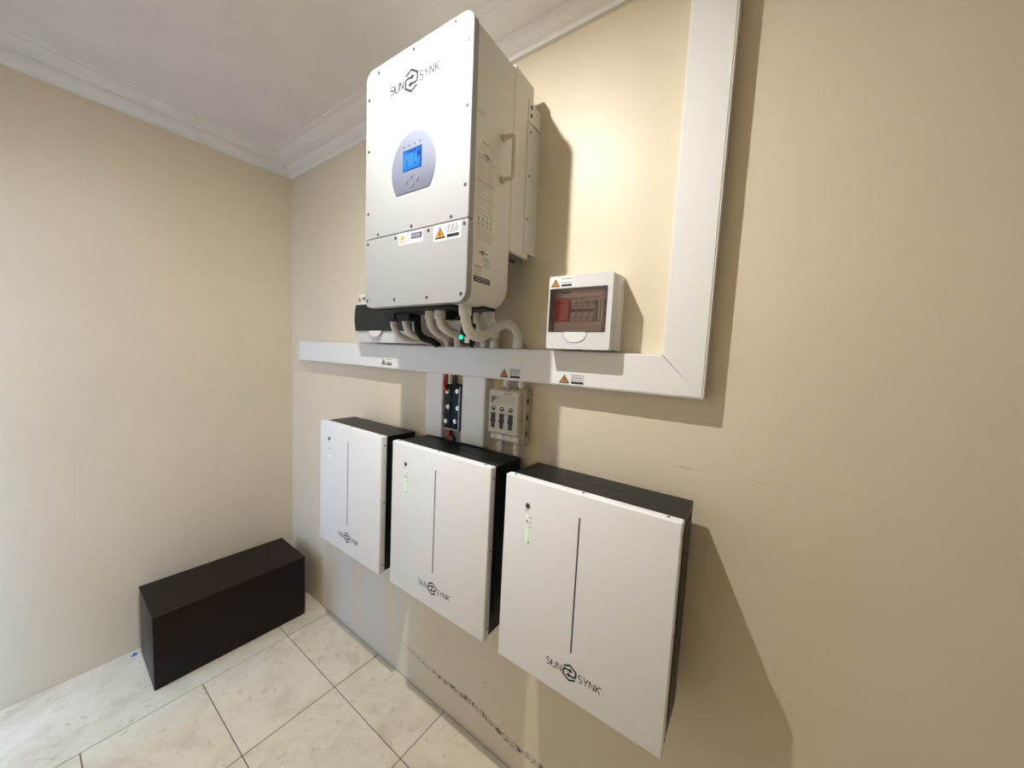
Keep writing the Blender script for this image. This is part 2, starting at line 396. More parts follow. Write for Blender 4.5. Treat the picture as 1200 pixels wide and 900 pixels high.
# ceiling lamp (above the frame): surface downlight with a shallow dome
lamp = thing('ceiling_downlight', 'small white surface downlight on the ceiling above the inverter', 'lamp', (LAMP[0], LAMP[1], RZ))
bm = bmesh.new(); dzl = LAMP[2] - RZ
loft(bm, [[(r_ * math.cos(2 * math.pi * i / 28), r_ * math.sin(2 * math.pi * i / 28), z) for i in range(28)] for r_, z in
          ((.042, 0), (.042, dzl + .004), (.040, dzl), (.022, dzl), (.020, dzl + .003))])
link('lamp_housing', bm, M_white, lamp, True)
bm = bmesh.new()                     # shallow opal dome
loft(bm, [[(.012 * math.cos(a_) * math.cos(2 * math.pi * i / 24), .012 * math.cos(a_) * math.sin(2 * math.pi * i / 24), dzl + .0005 - .0012 * math.sin(a_)) for i in range(24)] for a_ in [math.radians(k) for k in (0, 15, 30, 45, 60, 75, 86)]])
link('opal_dome', bm, M_bulb, lamp, True)

# ================================================================== INVERTER
inv = thing('inverter', 'tall white wall-mounted inverter box with blue display and steel side handle', 'inverter',
            (1.47867, 0, 1.92113), (0, -0.0109, 0.0436))
x = 0.1995
# housing with its rounded lower back edge
bm = bmesh.new(); loops = []
yb, yf, rb = -0.160, -0.322, 0.045
for k in range(9):
    a = math.radians(90 * k / 8); y = yb - rb + rb * math.cos(a); z0 = -0.329 + rb - rb * math.sin(a)
    loops.append([(px, y, pz) for px, pz in rrect(-x + .002, x - .002, z0, 0.338, 0.022)])
loops.append([(px, yf, pz) for px, pz in rrect(-x + .002, x - .002, -0.329, 0.338, 0.028)])
loft(bm, loops); link('housing', bm, M_cream, inv, True)
# front cover in two panels with a thin joint
def clip_rr(z0, z1, r, top):
    pts = rrect(-x, x, z0, z1, r)
    return pts
def front_panel(z0, z1, rt_, rb_, e=0.0):
    pts = []; n = 7
    for cx, cz, a0, r in ((x - rt_, z1 - rt_, 0, rt_), (-x + rt_, z1 - rt_, 90, rt_), (-x + rb_, z0 + rb_, 180, rb_), (x - rb_, z0 + rb_, 270, rb_)):
        for i in range(n + 1):
            a = math.radians(a0 + 90 * i / n); pts.append((cx + (r - e) * math.cos(a), cz + (r - e) * math.sin(a)))
    return pts
for z0, z1, r1, r2 in ((-0.1308, 0.341, 0.030, 0.004), (-0.331, -0.1322, 0.004, 0.030)):
    bm = bmesh.new()
    loft(bm, [[(a, -0.321, b) for a, b in front_panel(z0, z1, r1, r2)], [(a, -0.3391, b) for a, b in front_panel(z0, z1, r1, r2)],
              [(a, -0.3406, b) for a, b in front_panel(z0, z1, r1, r2, 0.0015)]])
    link('front_panel', bm, M_front, inv, True)
FF = face_front(-0.3406)
for a, b in ((-.1436, .3219), (-.0013, .327), (.1424, .3313), (.1854, .2725), (-.185, .2612), (-.185, .1191), (.1859, .1274), (.1864, -.0528), (-.185, -.0569),
             (-.1393, -.1215), (.0011, -.1205), (.1438, -.12), (-.0624, -.1424), (.0661, -.1414), (.1872, -.1432), (-.185, -.1439), (-.185, -.3079), (-.0639, -.3113), (.0651, -.3127), (.1828, -.3101)):
    screw(inv, (a, -0.3406, b), (0, -1, 0), 0.0046, M_screwl if a > .14 and b > -.2 else M_screw)
bm = bmesh.new(); logo(bm, FF, -0.0085, 0.2525, 0.027, 0.0225, 0.0034, 0.0060); link('logo', bm, M_print, inv)
# oval display panel, flat at the bottom
pts = [(.003 + .0835 * math.cos(t), .030 + .0925 * math.sin(t)) for t in [math.radians(-41 + i * (262 / 44.0)) for i in range(45)]]
bm = bmesh.new(); loft(bm, [[(a, -0.3400, b) for a, b in pts], [(a, -0.3418, b) for a, b in pts], [(.003 + (a - .003) * .985, -0.3424, .03 + (b - .03) * .985) for a, b in pts]])
dp = link('display_panel', bm, M_panel, inv, True)
bm = bmesh.new(); FD = face_front(-0.3424)
loft(bm, [[(a, -0.3420, b) for a, b in rrect(-.034, .038, .0250, .0790, .0015, 2)], [(a, -0.3430, b) for a, b in rrect(-.034, .038, .0250, .0790, .0015, 2)]])
FD2 = face_front(-0.3430)
r = random.Random(3)
for u0, u1, v0, v1, mi in ((-.0320, .036, .0765, .0785, 2), (.034, .0378, .0250, .079, 2), (-.033, .037, .0255, .0270, 2), (-.012, .006, .036, .0665, 1), (-.030, -.024, .034, .0680, 1), (.0105, .018, .044, .064, 1), (.020, .026, .036, .050, 1), (-.022, -.014, .052, .066, 1), (-.014, .018, .0705, .0735, 2), (.0225, .0325, .055, .067, 2)):
    rect(bm, FD2, u0, u1, v0, v1, 0.0003, mi)
dashes(bm, FD2, -.01, .026, .0315, .0022, r, 1, .0005, (1, 3)); dashes(bm, FD2, -.028, -.004, .0695, .0018, r, 1, .0006, (1, 3))
for i in range(3): dashes(bm, FD2, -.008, .003, .043 + i * .008, .0016, r, 0, .0006, (1, 2.5))
link('screen', bm, [M_lcd, M_lcdl, M_lcdd], dp)
for i, (a, b) in enumerate(((-.0306, .0887), (-.0102, .0890), (.0108, .0892), (.0318, .0895))):
    bm = bmesh.new(); cyl(bm, (a, -0.3422, b), (0, -1, 0), .0021, .0010, 12); link('indicator', bm, M_print, dp)
for a, b in ((.0002, .0113), (-.0199, -.0003), (.022, .0001), (.0012, -.0135)):
    bm = bmesh.new(); cyl(bm, (a, -0.3422, b), (0, -1, 0), .0072, .0014, 20, .0066)
    bt = link('button', bm, M_panel, dp, True)
    bm = bmesh.new(); Fb = face_front(-0.3436); ribbon(bm, Fb, arc(a, b, .0070, .0070, 0, 348, 18), .0007, closed=False)
    rect(bm, Fb, a - .0026, a + .0026, b - .0012, b + .0012, .0004); link('button_print', bm, M_printg, bt)
bm = bmesh.new(); dashes(bm, FF, -.021, .012, -.0385, .003, random.Random(5), 0, .0005, (1.2, 2.4)); link('small_print', bm, M_printl, inv)
# stickers under the joint
rnd = random.Random(11)
bm = bmesh.new(); rect(bm, FF, -.049, .046, -.165, -.134, .0003, 0)
rect(bm, FF, -.046, -.021, -.164, -.135, .0005, 4)
poly(bm, FF, [(-.043, -.151), (-.024, -.151), (-.0335, -.137)], .0008, 2)
for i in range(3): dashes(bm, FF, -.045, -.022, -.1535 - i * .0035, .0018, rnd, 3, .0008)
ribbon(bm, FF, arc(-.0105, -.1475, .006, .0085, 60, 200, 6), .002, .0006, 5); ribbon(bm, FF, arc(-.0105, -.1475, .006, .0085, 240, 380, 6), .002, .0006, 5)
rect(bm, FF, .001, .043, -.1545, -.1395, .0006, 5)
for i in range(2): dashes(bm, FF, .005, .039, -.1445 - i * .005, .0016, rnd, 4, .0009)
dashes(bm, FF, -.014, .010, -.161, .0016, rnd, 3, .0006)
link('information_sticker', bm, [M_label, M_print, M_yellow, M_printg, M_labelc, M_navy], inv)
warning_sticker(inv, FF, .086, .178, -.174, -.134, rnd, 4)
# side: print, labels, handle
XS = x - .002; FR = face_right(XS)
bm = bmesh.new(); rnd = random.Random(4)
ribbon(bm, FR, [(-.331, .127), (-.3245, .127), (-.328, .135)], .0010, closed=True)
dashes(bm, FR, -.316, -.288, .1318, .0026, rnd, 0, .0005); dashes(bm, FR, -.316, -.288, .1268, .0026, rnd, 0, .0005); link('small_print', bm, M_isod, inv)
bm = bmesh.new()                     # upper tab of the rating label (its code square left out)
poly(bm, FR, [(-.3115, .028), (-.2655, .028), (-.2655, .0795), (-.3115, .0765)], .0004, 0)
dashes(bm, FR, -.292, -.268, .0665, .0025, rnd, 1, .0009)
loftp = rrect(-.3125, -.2285, -.1790, .0470, .006, 4)
poly(bm, FR, loftp, .0006, 0)
for c0, c1 in ((-.306, -.271), (-.266, -.234)):
    for i in range(25):
        v = .026 - i * .0052
        if rnd.random() < .9: dashes(bm, FR, c0, c1 - rnd.uniform(0, .010), v, .0014, rnd, 2, .0010)
for v in (.030, -.028, -.067, -.106): rect(bm, FR, -.3085, -.232, v - .0005, v + .0005, .0010, 1)
rect(bm, FR, -.2690, -.2682, -.106, .030, .0010, 2); rect(bm, FR, -.3085, -.3078, -.106, .030, .0010, 2)
for k in range(8):
    u = -.300 + (k % 4) * .017; v = -.117 - (k // 4) * .012
    ribbon(bm, FR, [(u - .0035, v - .004), (u + .0035, v - .004), (u, v + .004)], .0014, .0010, 1, True)
for i in range(8): dashes(bm, FR, -.307, -.236, -.139 - i * .0042, .0014, rnd, 2, .0010)
link('rating_label', bm, [M_labelc, M_printg, M_printl], inv)
bm = bmesh.new(); logo(bm, face_right(XS + .0008), -.272, .0375, .0058, .0045, .0007, .0014); link('logo', bm, M_print, inv)
bm = bmesh.new()
poly(bm, FR, [(-.3125, -.2760), (-.2430, -.2760), (-.2430, -.1895), (-.3125, -.1895)], .0004, 0)
for i, v in enumerate((-.212, -.218, -.224, -.230)): dashes(bm, FR, -.275, -.246, v, .0026 if i == 0 else .0014, rnd, 1, .0008)
for i, v in enumerate((-.236, -.242, -.248, -.254)): dashes(bm, FR, -.310, -.282, v, .0026 if i == 0 else .0014, rnd, 1, .0008)
rect(bm, FR, -.3115, -.2440, -.2745, -.2600, .0008, 2)
for v in (-.2645, -.2700): dashes(bm, FR, -.306, -.249, v, .0015, rnd, 0, .0012)
link('code_label', bm, [M_labelc, M_printg, M_print], inv)
bm = bmesh.new(); logo(bm, face_right(XS + .0008), -.279, -.1985, .0055, .0045, .0007, .0013); link('logo', bm, M_print, inv)
bm = bmesh.new(); tube(bm, [(XS, -.2070, .118), (XS + .016, -.2070, .118), (XS + .030, -.2050, .117), (XS + .035, -.2050, .105), (XS + .035, -.2050, .065), (XS + .035, -.2050, .022), (XS + .030, -.2050, .012), (XS + .016, -.2070, .011), (XS, -.2070, .011)], .0055, 12, per=6)
hd = link('handle', bm, M_steel, inv, True)
for zc in (.118, .011):
    bm = bmesh.new(); cyl(bm, (XS, -.2070, zc), (1, 0, 0), .0095, .011, 18, .0085); link('handle_boss', bm, M_steel, hd, True)
# rear unit and wall bracket
bm = bmesh.new(); B(bm, -.1950, .1950, -.1610, -.1570, -.158, .330); link('joint', bm, M_gap, inv)
bm = bmesh.new(); B(bm, -x + .002, x - .002, -.1575, -.055, -.1600, .338, .002, 1); rear = link('rear_housing', bm, M_cream, inv, True)
for i in range(14):
    xx = -.185 + i * .0283
    box('cooling_fin', M_screwl, rear, xx, xx + .004, -.150, -.064, -.170, -.160)
for z0, z1 in ((.2310, .290), (-.1450, .2280)):
    bm = bmesh.new(); B(bm, x - .002, x + .0005, -.0850, -.0550, z0, z1 - .0); B(bm, -x, x + .0005, -.0560, -.0530, z0 + .01, z1 - .01); B(bm, x - .0020, x + .0005, -.0560, -.0130, z0 + .002, z1 - .002)
    B(bm, -x, x + .0005, -.0150, -.0040, z0, z1)
    br = link('wall_bracket', bm, M_cream, inv)
    for zz in ((.274, .251) if z0 > 0 else (.205, .080, -.045)):
        screw(br, (x + .0005, -.070, zz), (1, 0, 0), .006 if z0 > 0 else .0035, M_screw, 'bracket_screw')
box('bottom_plate', M_blackp, inv, -.185, .130, -.312, -.185, -.3345, -.328, .001, 1)
# black connectors under the inverter
def iloc(px, py, pz):                # world -> local of inverter (small rotation)
    return inv_inv @ Vector((px, py, pz))
inv_m = Matrix.Translation(inv.location) @ inv.rotation_euler.to_matrix().to_4x4(); inv_inv = inv_m.inverted()
for cx, cy, w, z0 in ((1.262, -.218, .050, 1.563), (1.332, -.218, .062, 1.562), (1.523, -.200, .058, 1.566)):
    p0 = iloc(cx, cy, z0)
    bm = bmesh.new()
    pts = [(p0.x - w / 2 + .010, p0.z), (p0.x + w / 2 - .008, p0.z), (p0.x + w / 2, p0.z + .008), (p0.x + w / 2, -.326), (p0.x - w / 2, -.326), (p0.x - w / 2, p0.z + .012)]
    prism_y(bm, pts, p0.y - .018, p0.y + .018); link('connector_block', bm, M_blackp, inv)
p0 = iloc(1.70 - .07, -.215, 1.575); bm = bmesh.new(); B(bm, p0.x - .015, p0.x + .045, p0.y - .03, p0.y + .03, -.335, -.326, .002, 1); link('cable_entry_plate', bm, M_blackp, inv)

# ================================================================== CONDUITS
def conduit(label, path, r, ribs, top=True, bot=True, name='flexible_conduit', col0=.026, m=None, top_pt=None):
    root = thing(name, label, 'conduit', path[-1])
    rel = [Vector(p) - Vector(path[-1]) for p in path]
    bm = bmesh.new(); tube(bm, rel, r, 16, ribs); link('corrugated_tube', bm, m or M_pvc, root, True)
    if top:
        d = (rel[1] - rel[0]).normalized(); bm = bmesh.new(); cyl(bm, rel[0], d, r * 1.2, col0, 20); link('collar', bm, m or M_pvc, root, True)
    if bot:
        bm = bmesh.new(); cyl(bm, (0, 0, 0), (0, 0, 1), r * 1.16, .022, 20); link('collar', bm, m or M_pvc, root, True)
    return root
TT = 1.4885
conduit('short grey conduit curving from the leftmost black connector under the inverter',
        [(1.262, -.22, 1.566), (1.262, -.215, 1.545), (1.250, -.185, 1.519), (1.244, -.13, 1.507), (1.240, -.07, 1.508), (1.2500, -.040, 1.503), (1.262, -.026, TT + .004)], .0112, .0040, False, False)
conduit('short grey conduit curving from the second black connector under the inverter',
        [(1.326, -.22, 1.566), (1.326, -.215, 1.545), (1.318, -.19, 1.525), (1.300, -.14, 1.518), (1.288, -.09, 1.522), (1.284, -.05, 1.520), (1.292, -.026, TT + .004)], .0112, .0040, False, False)
conduit('left of the two side-by-side conduits with white collars under the inverter',
        [(1.477, -.25, 1.590), (1.477, -.25, 1.570), (1.469, -.235, 1.545), (1.446, -.19, 1.527), (1.400, -.12, 1.520), (1.345, -.055, 1.520), (1.330, -.026, TT + .003)], .0115, .0040)
conduit('right of the two side-by-side conduits with white collars under the inverter',
        [(1.521, -.25, 1.590), (1.521, -.25, 1.572), (1.517, -.238, 1.549), (1.498, -.19, 1.533), (1.458, -.12, 1.530), (1.405, -.055, 1.525), (1.385, -.026, TT + .003)], .0138, .0040)
conduit('large white corrugated conduit swinging out in an S at the inverter front right',
        [(1.648, -.282, 1.592), (1.653, -.284, 1.565), (1.659, -.284, 1.540), (1.660, -.268, 1.522), (1.656, -.232, 1.515), (1.646, -.18, 1.528), (1.640, -.13, 1.550), (1.643, -.09, 1.564), (1.650, -.058, 1.556), (1.650, -.034, 1.530), (1.648, -.028, TT + .003)], .0142, .0046)
conduit('thick grey conduit behind the S-shaped white one, right of the other stub',
        [(1.636, -.17, 1.600), (1.636, -.168, 1.585), (1.625, -.14, 1.560), (1.595, -.085, 1.545), (1.560, -.035, 1.530), (1.552, -.027, TT + .003)], .0140, .0046)
conduit('thin grey conduit stub rising from trunking between the dongle and the thick stub',
        [(1.575, -.16, 1.600), (1.572, -.155, 1.580), (1.545, -.11, 1.550), (1.512, -.045, 1.530), (1.506, -.027, TT + .003)], .0110, .0040)
# black cables
def cable(label, path, r, m=M_blackp):
    bm = bmesh.new(); tube(bm, path, r, 10); o = link('cable', bm, m, None, True); tag(o, label, 'cable'); return o
cable('thick black cable hanging from the inverter behind the white-collared conduits', [(1.312, -.16, 1.592), (1.314, -.16, 1.560), (1.318, -.157, 1.532), (1.312, -.13, 1.514), (1.292, -.075, 1.506), (1.288, -.030, TT + .003)], .0125)
cable('thin black cable slanting behind the front right conduit', [(1.560, -.12, 1.600), (1.545, -.12, 1.580), (1.515, -.12, 1.566), (1.470, -.08, 1.540), (1.455, -.030, TT + .002)], .0055)
# data logger
dl = thing('data_logger_stick', 'small black plug-in stick with glowing green light under the inverter', 'data logger', (1.612, -.2300, 1.500))
bm = bmesh.new(); B(bm, -.019, .021, -.010, .014, -.008, .052, .003, 2); B(bm, -.010, .012, -.008, .010, .052, .094, .002, 1); link('logger_body', bm, M_blackp, dl, True)
bm = bmesh.new(); cyl(bm, (-.0120, -.0095, .012), (0, -1, 0), .0058, .003, 14); link('green_light', bm, M_teal, dl)
bm = bmesh.new(); rect(bm, face_front(-.010), .000, .018, -.004, .014, .0005); link('label', bm, M_label, dl)

# ================================================================== TRUNKING
def trunk_h():
    t = thing('cable_trunking', 'long horizontal white cable trunking below the inverter and both breaker boxes', 'trunking', (0.190, 0, 1.3878), group=None)
    x0, xo, xi, h = 0.0, 2.0019 - .0008, 1.9022 - .0008, .1007
    def pl(e): return [(x0, e), (xo - e, e), (xi - (0 if e == 0 else .0) + e, h - e), (x0, h - e)]
    bm = bmesh.new(); P = [(x0, 0), (xo, 0), (xi, h), (x0, h)]; prism_y(bm, P, -.0440, 0); link('trunking_base', bm, M_trunk, t)
    e = .0030; k = (xo - xi) / h
    P = [(x0, e), (xo - e * k, e), (xi + e * k, h - e), (x0, h - e)]
    bm = bmesh.new(); loft(bm, [[(a, -.0440, b) for a, b in P], [(a, -.0450, b) for a, b in P], [(a, -.0457, b + (.0008 if b < h / 2 else -.0008)) for a, b in P]])
    ld = link('trunking_lid', bm, M_trunk, t)
    Fh = face_front(-.0457); rn = random.Random(2)
    for u0, u1, v0, v1, l in ((.755, .836, .010, .044, 2), (1.401, 1.490, .0035, .041, 4), (1.620, 1.706, .0035, .037, 3)):
        warning_sticker(t, Fh, u0, u1, v0, v1, rn, l)
    return t
trunk_h()
t = thing('cable_trunking', 'tall vertical white cable trunking rising to the ceiling right of breaker box', 'trunking', (2.0922, 0, 1.3878))
w, h, H = .0997, .1007, 1.018
P = [(0.0012, h), (w, 0.0), (w, H), (0.0012, H)]
bm = bmesh.new(); prism_y(bm, P, -.0440, 0); link('trunking_base', bm, M_trunk, t)
e = .0030; P = [(.0012 + e, h - e * .9), (w - e, e * .9), (w - e, H), (.0012 + e, H)]
bm = bmesh.new(); loft(bm, [[(a, -.0440, b) for a, b in P], [(a, -.0450, b) for a, b in P], [(a + (.0008 if a < w / 2 else -.0008), -.0457, b) for a, b in P]]); link('trunking_lid', bm, M_trunk, t)
for xa, xb, lab in ((1.2365, 1.3290, 'short vertical trunking left of the black terminal block'), (1.4290, 1.5345, 'short vertical trunking between terminal block and fuse isolator')):
    t = thing('cable_trunking', lab, 'trunking', (xa, 0, 1.1470), group=None); ww = xb - xa; hh = 1.3872 - 1.1470
    box('trunking_base', M_trunk, t, 0, ww, -.0440, 0, 0, hh)
    bm = bmesh.new(); B(bm, .0035, ww - .0035, -.0457, -.0440, 0, hh, .0006, 1); link('trunking_lid', bm, M_trunk, t)

# ================================================================== BREAKER BOXES
db = thing('breaker_box', 'white breaker box with red surge block behind clear window, right of inverter', 'breaker box', (1.786, 0, 1.4925))
w, h, d = .1880, .2020, .0884
# back tub
bm = bmesh.new()
B(bm, 0.001, w - .001, -.050, 0, 0.001, .006); B(bm, 0.001, w - .001, -.050, 0, h - .006, h - .001); B(bm, 0.001, .006, -.050, 0, .006, h - .006); B(bm, w - .006, w - .001, -.050, 0, .006, h - .006); B(bm, .006, w - .006, -.004, 0, .006, h - .006)
link('back_tub', bm, M_trunk, db)
# front frame ring with opening, sides drafted
def ring(bm, outer, inner, ya, yb_, outer_b=None):
    O = [bm.verts.new((a, ya, b)) for a, b in outer]; I = [bm.verts.new((a, ya, b)) for a, b in inner]
    O2 = [bm.verts.new((a, yb_, b)) for a, b in (outer_b or outer)]; I2 = [bm.verts.new((a, yb_, b)) for a, b in inner]
    n = len(outer)
    for i in range(n):
        j = (i + 1) % n
        bm.faces.new((O[i], O[j], I[j], I[i])); bm.faces.new((O2[i], I2[i], I2[j], O2[j]))
        bm.faces.new((O[i], O2[i], O2[j], O[j])); bm.faces.new((I[i], I[j], I2[j], I2[i]))
W0, W1, V0, V1 = .0055, .1735, .0470, .1665
ring_o = rrect(.001, w - .001, .001, h - .001, .006, 4); n4 = len(ring_o)
ring_i = rrect(W0, W1, V0, V1, .002, 4)
bm = bmesh.new(); ring(bm, ring_o, ring_i, -.0884, -.050, rrect(0, w, 0, h, .006, 4)); link('front_cover', bm, M_white, db)
FD3 = face_front(-.0884)
warning_sticker(db, FD3, .004, .076, .168, .197, random.Random(8), 2)
bm = bmesh.new(); B(bm, .0065, w - .0075, -.058, -.052, .040, h - .012)
inner = link('inner_panel', bm, M_inner, db)
box('cover_strip', M_inner, inner, .012, .155, -.0660, -.058, .144, .158, .001, 1)
box('cover_strip', M_inner, inner, .012, .155, -.0660, -.058, .050, .077, .001, 1)
for x0, x1, n_ in ((.0170, .0580, 'surge_protector'),):
    bm = bmesh.new(); B(bm, x0, x1, -.074, -.058, .079, .138, .002, 1); s = link(n_, bm, M_red, inner, True)
    bm = bmesh.new(); F = face_front(-.074)
    rect(bm, F, x0 + .005, x0 + .018, .1265, .1305, .0004); rect(bm, F, x0 + .023, x0 + .036, .1265, .1305, .0004)
    for i in range(4): dashes(bm, F, x0 + .005, x0 + .017, .119 - i * .007, .0014, rnd, 0, .0004); dashes(bm, F, x0 + .023, x0 + .036, .119 - i * .007, .0014, rnd, 0, .0004)
    rect(bm, F, x0 + .002, x1 - .002, .0895, .0905, .0004)
    link('block_print', bm, mat('dark_red_print', (.22, .012, .012), .5), s)
for k in range(4):
    x0 = .0620 + k * .0177
    bm = bmesh.new(); B(bm, x0, x0 + .0168, -.066, -.058, .0785, .135, .001, 1); B(bm, x0 + .001, x0 + .0158, -.0720, -.066, .0785, .0930, .001, 1); B(bm, x0 + .001, x0 + .0158, -.0720, -.066, .120, .1350, .001, 1)
    s = link('circuit_breaker', bm, M_brk, inner, True)
    box('breaker_toggle', M_brkd, s, x0 + .002, x0 + .0148, -.0735, -.066, .1045, .1110, .001, 1)
    box('breaker_print', M_printg, s, x0 + .003, x0 + .0138, -.0724, -.0720, .126, .1285); box('breaker_print', M_printg, s, x0 + .002, x0 + .0148, -.0724, -.0720, .0865, .0880)
box('dark_slot', M_gap, inner, .1330, .1400, -.0590, -.058, .079, .136)
for x0 in (.1410, .1500): box('blank_module', M_label, inner, x0, x0 + .0075, -.0680, -.058, .079, .137, .001, 1)
bm = bmesh.new(); tube(bm, [(.030, -.062, .160), (.040, -.066, .1575), (.052, -.064, .161), (.045, -.062, .156)], .002, 8); link('cable_end', bm, M_blackp, inner, True)
bm = bmesh.new(); B(bm, W0 + .0006, W1 - .0006, -.0892, -.0876, V0 + .0006, V1 - .0006); link('clear_window', bm, M_clear, db)
bm = bmesh.new(); ring(bm, rrect(W0 + .0003, W1 - .0003, V0 + .0003, V1 - .0003, .002, 2), rrect(W0 + .0035, W1 - .0035, V0 + .002, V1 - .0022, .002, 2), -.0896, -.0870); link('window_edge', bm, mat('dark_violet_edge', (.06, .045, .06), .2), db)
tab = [(.0540, .0450)] + arc(.0885, .0395, .0330, .0210, 190, 350, 14) + [(.1230, .0450)] + arc(.0885, .0440, .0330, .0080, 0, 180, 10)[1:-1]
bm = bmesh.new(); prism_y(bm, tab, -.0894, -.0880); link('window_tab', bm, M_label, db)
bm = bmesh.new(); ribbon(bm, face_front(-.0894), tab[:16], .0012, .0003); ribbon(bm, face_front(-.0894), arc(.0885, .0455, .0350, .0050, 8, 172, 10), .0028, .0004); link('tab_outline', bm, M_printg, db)

lb = thing('breaker_box', 'white breaker box with bulging dark window, half behind the inverter bottom left', 'breaker box', (.8400, 0, 1.4950))
w, h = .400, .2030
box('back_tub', M_trunk, lb, .003, w - .003, -.060, 0, .001, h - .002, .002, 1)
def bulge(t): return -.088 - .020 * math.sin(math.pi * min(1, max(0, t)))
prof_f = [(-.060, 0)] + [(-.088 - .014 * math.sin(math.pi * i / 12), h * i / 12) for i in range(13)] + [(-.060, h)]
bm = bmesh.new(); prism_x(bm, prof_f, 0, w); link('front_cover', bm, M_white, lb, True)
zz0, zz1 = .0465, .1570
pw = [(-.092, zz0)] + [(-.090 - .0165 * math.sin(math.pi * (zz0 + (zz1 - zz0) * i / 10) / h) - .001, zz0 + (zz1 - zz0) * i / 10) for i in range(11)] + [(-.092, zz1)]
bm = bmesh.new(); prism_x(bm, pw, -.0012, .372); dw = link('dark_window', bm, M_smoke, lb, True)
bm = bmesh.new(); prism_y(bm, arc(.145, zz0 + .0005, .040, .021, 180, 360, 14), -.1050, -.0985); link('window_tab', bm, M_inner, lb)
bm = bmesh.new(); ribbon(bm, face_front(-.1050), arc(.145, zz0, .041, .0225, 182, 358, 14), .003, .0006); link('tab_outline', bm, M_label, lb)
F = face_front(-.0965); bm = bmesh.new(); poly(bm, F, [(.006, .172), (.028, .172), (.017, .194)], .0006, 0); rect(bm, F, .045, .063, .178, .188, .0006, 1); dashes(bm, F, .032, .043, .182, .002, rnd, 1, .0006); link('warning_sticker', bm, [M_yellow, M_print], lb)

# ================================================================== TERMINAL BLOCK AND ISOLATOR
jb = thing('terminal_block', 'black terminal block with silver bolts between two short vertical trunkings', 'terminal block', (1.3320, 0, 1.1800))
bm = bmesh.new(); B(bm, 0, .093, -.026, 0, 0, .171, .003, 1); link('block_base', bm, M_blackp, jb, True)
bm = bmesh.new(); B(bm, .002, .080, -.036, -.026, .004, .165, .002, 1); B(bm, .006, .036, -.040, -.036, .010, .158, .002, 1); B(bm, .042, .074, -.040, -.036, .010, .158, .002, 1); link('block_cover', bm, M_jb, jb, True)
for z in (.055, .109): box('divider', M_blackp, jb, .004, .078, -.0415, -.036, z, z + .003)
bm = bmesh.new(); B(bm, .080, .0835, -.044, -.026, .004, .165); B(bm, .004, .0835, -.043, -.036, .002, .006); link('edge_rail', bm, M_rail, jb)
for a, b in ((.0175, .143), (.068, .148), (.0240, .086), (.073, .086), (.0145, .031), (.062, .036)):
    bm = bmesh.new(); cyl(bm, (a, -.040, b), (0, -1, 0), .0068, .003, 16); cyl(bm, (a, -.0428, b), (0, -1, 0), .0036, .003, 6); link('bolt', bm, M_steel, jb, True)
    bm = bmesh.new(); cyl(bm, (a, -.0401, b), (0, -1, 0), .0085, .0014, 18); link('washer', bm, M_label, jb)
cable('red cable looping into the top left of the black terminal block', [(1.337, -.030, 1.387), (1.336, -.042, 1.365), (1.338, -.047, 1.340), (1.349, -.045, 1.325)], .0045, M_red)
cable('red cable dropping from the black terminal block onto the middle battery', [(1.358, -.030, 1.183), (1.356, -.040, 1.172), (1.366, -.042, 1.158), (1.380, -.046, 1.1475)], .0045, M_red)
cable('black cable dropping from the terminal block beside the lower red cable', [(1.372, -.030, 1.183), (1.374, -.040, 1.170), (1.386, -.040, 1.158), (1.400, -.044, 1.1485)], .0060)
cable('black cable between trunking and the top of the terminal block', [(1.372, -.020, 1.388), (1.371, -.020, 1.370), (1.372, -.020, 1.350)], .0050)
cable('pale grey cable between trunking and the top of the terminal block', [(1.345, -.024, 1.388), (1.346, -.024, 1.370), (1.346, -.024, 1.350)], .0085, M_pvc)

iso = thing('fuse_isolator', 'beige fuse isolator switch with three black slots above the middle battery', 'isolator', (1.5690, 0, 1.1900))
bm = bmesh.new(); B(bm, .004, .128, -.044, 0, -.006, .168, .003, 1)
B(bm, .002, .120, -.052, -.044, -.002, .026, .002, 1); link('isolator_base', bm, M_iso, iso, True)
bm = bmesh.new(); loft(bm, [[(a, -.046, b) for a, b in rrect(.001, .122, .022, .166, .005, 4)], [(a, -.064, b) for a, b in rrect(.001, .122, .022, .166, .006, 4)], [(a, -.069, b) for a, b in rrect(.005, .118, .026, .162, .005, 4)]])
cv = link('isolator_cover', bm, M_iso, iso, True)
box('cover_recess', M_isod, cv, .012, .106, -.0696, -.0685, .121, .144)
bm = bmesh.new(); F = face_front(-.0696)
poly(bm, F, [(.013, .143), (.040, .142), (.026, .132), (.022, .125), (.013, .122)], .0006); link('painted_recess_shade', bm, M_printg, cv)  # shade in the recess corner, painted as a dark grey polygon
box('raised_lip', M_iso, cv, .010, .108, -.0725, -.0685, .144, .148, .001, 1)
for i, xx in enumerate((.0235, .0580, .0925)):
    zt = .098
    bm = bmesh.new(); cyl(bm, (xx, -.0685, zt + .006), (0, -1, 0), .0075, .002, 14)
    B(bm, xx - .0085, xx + .0085, -.0705, -.0685, .068, .090); B(bm, xx - .0105, xx + .0105, -.0708, -.0685, .060, .068); B(bm, xx - .0070, xx + .0070, -.0705, -.0685, .040, .060)
    link('fuse_slot', bm, M_print, cv)
    bm = bmesh.new(); Fx = face_front(-.069)
    for v in (.086, .078, .052, .044): dashes(bm, Fx, xx + .011, xx + .018, v, .0018, rnd, 0, .0004)
    link('small_print', bm, M_printg, cv)
    bm = bmesh.new(); cyl(bm, (xx + .001, -.0705, zt + .008), (0, -1, 0), .0028, .001, 8); link('fuse_sight', bm, M_label, cv)
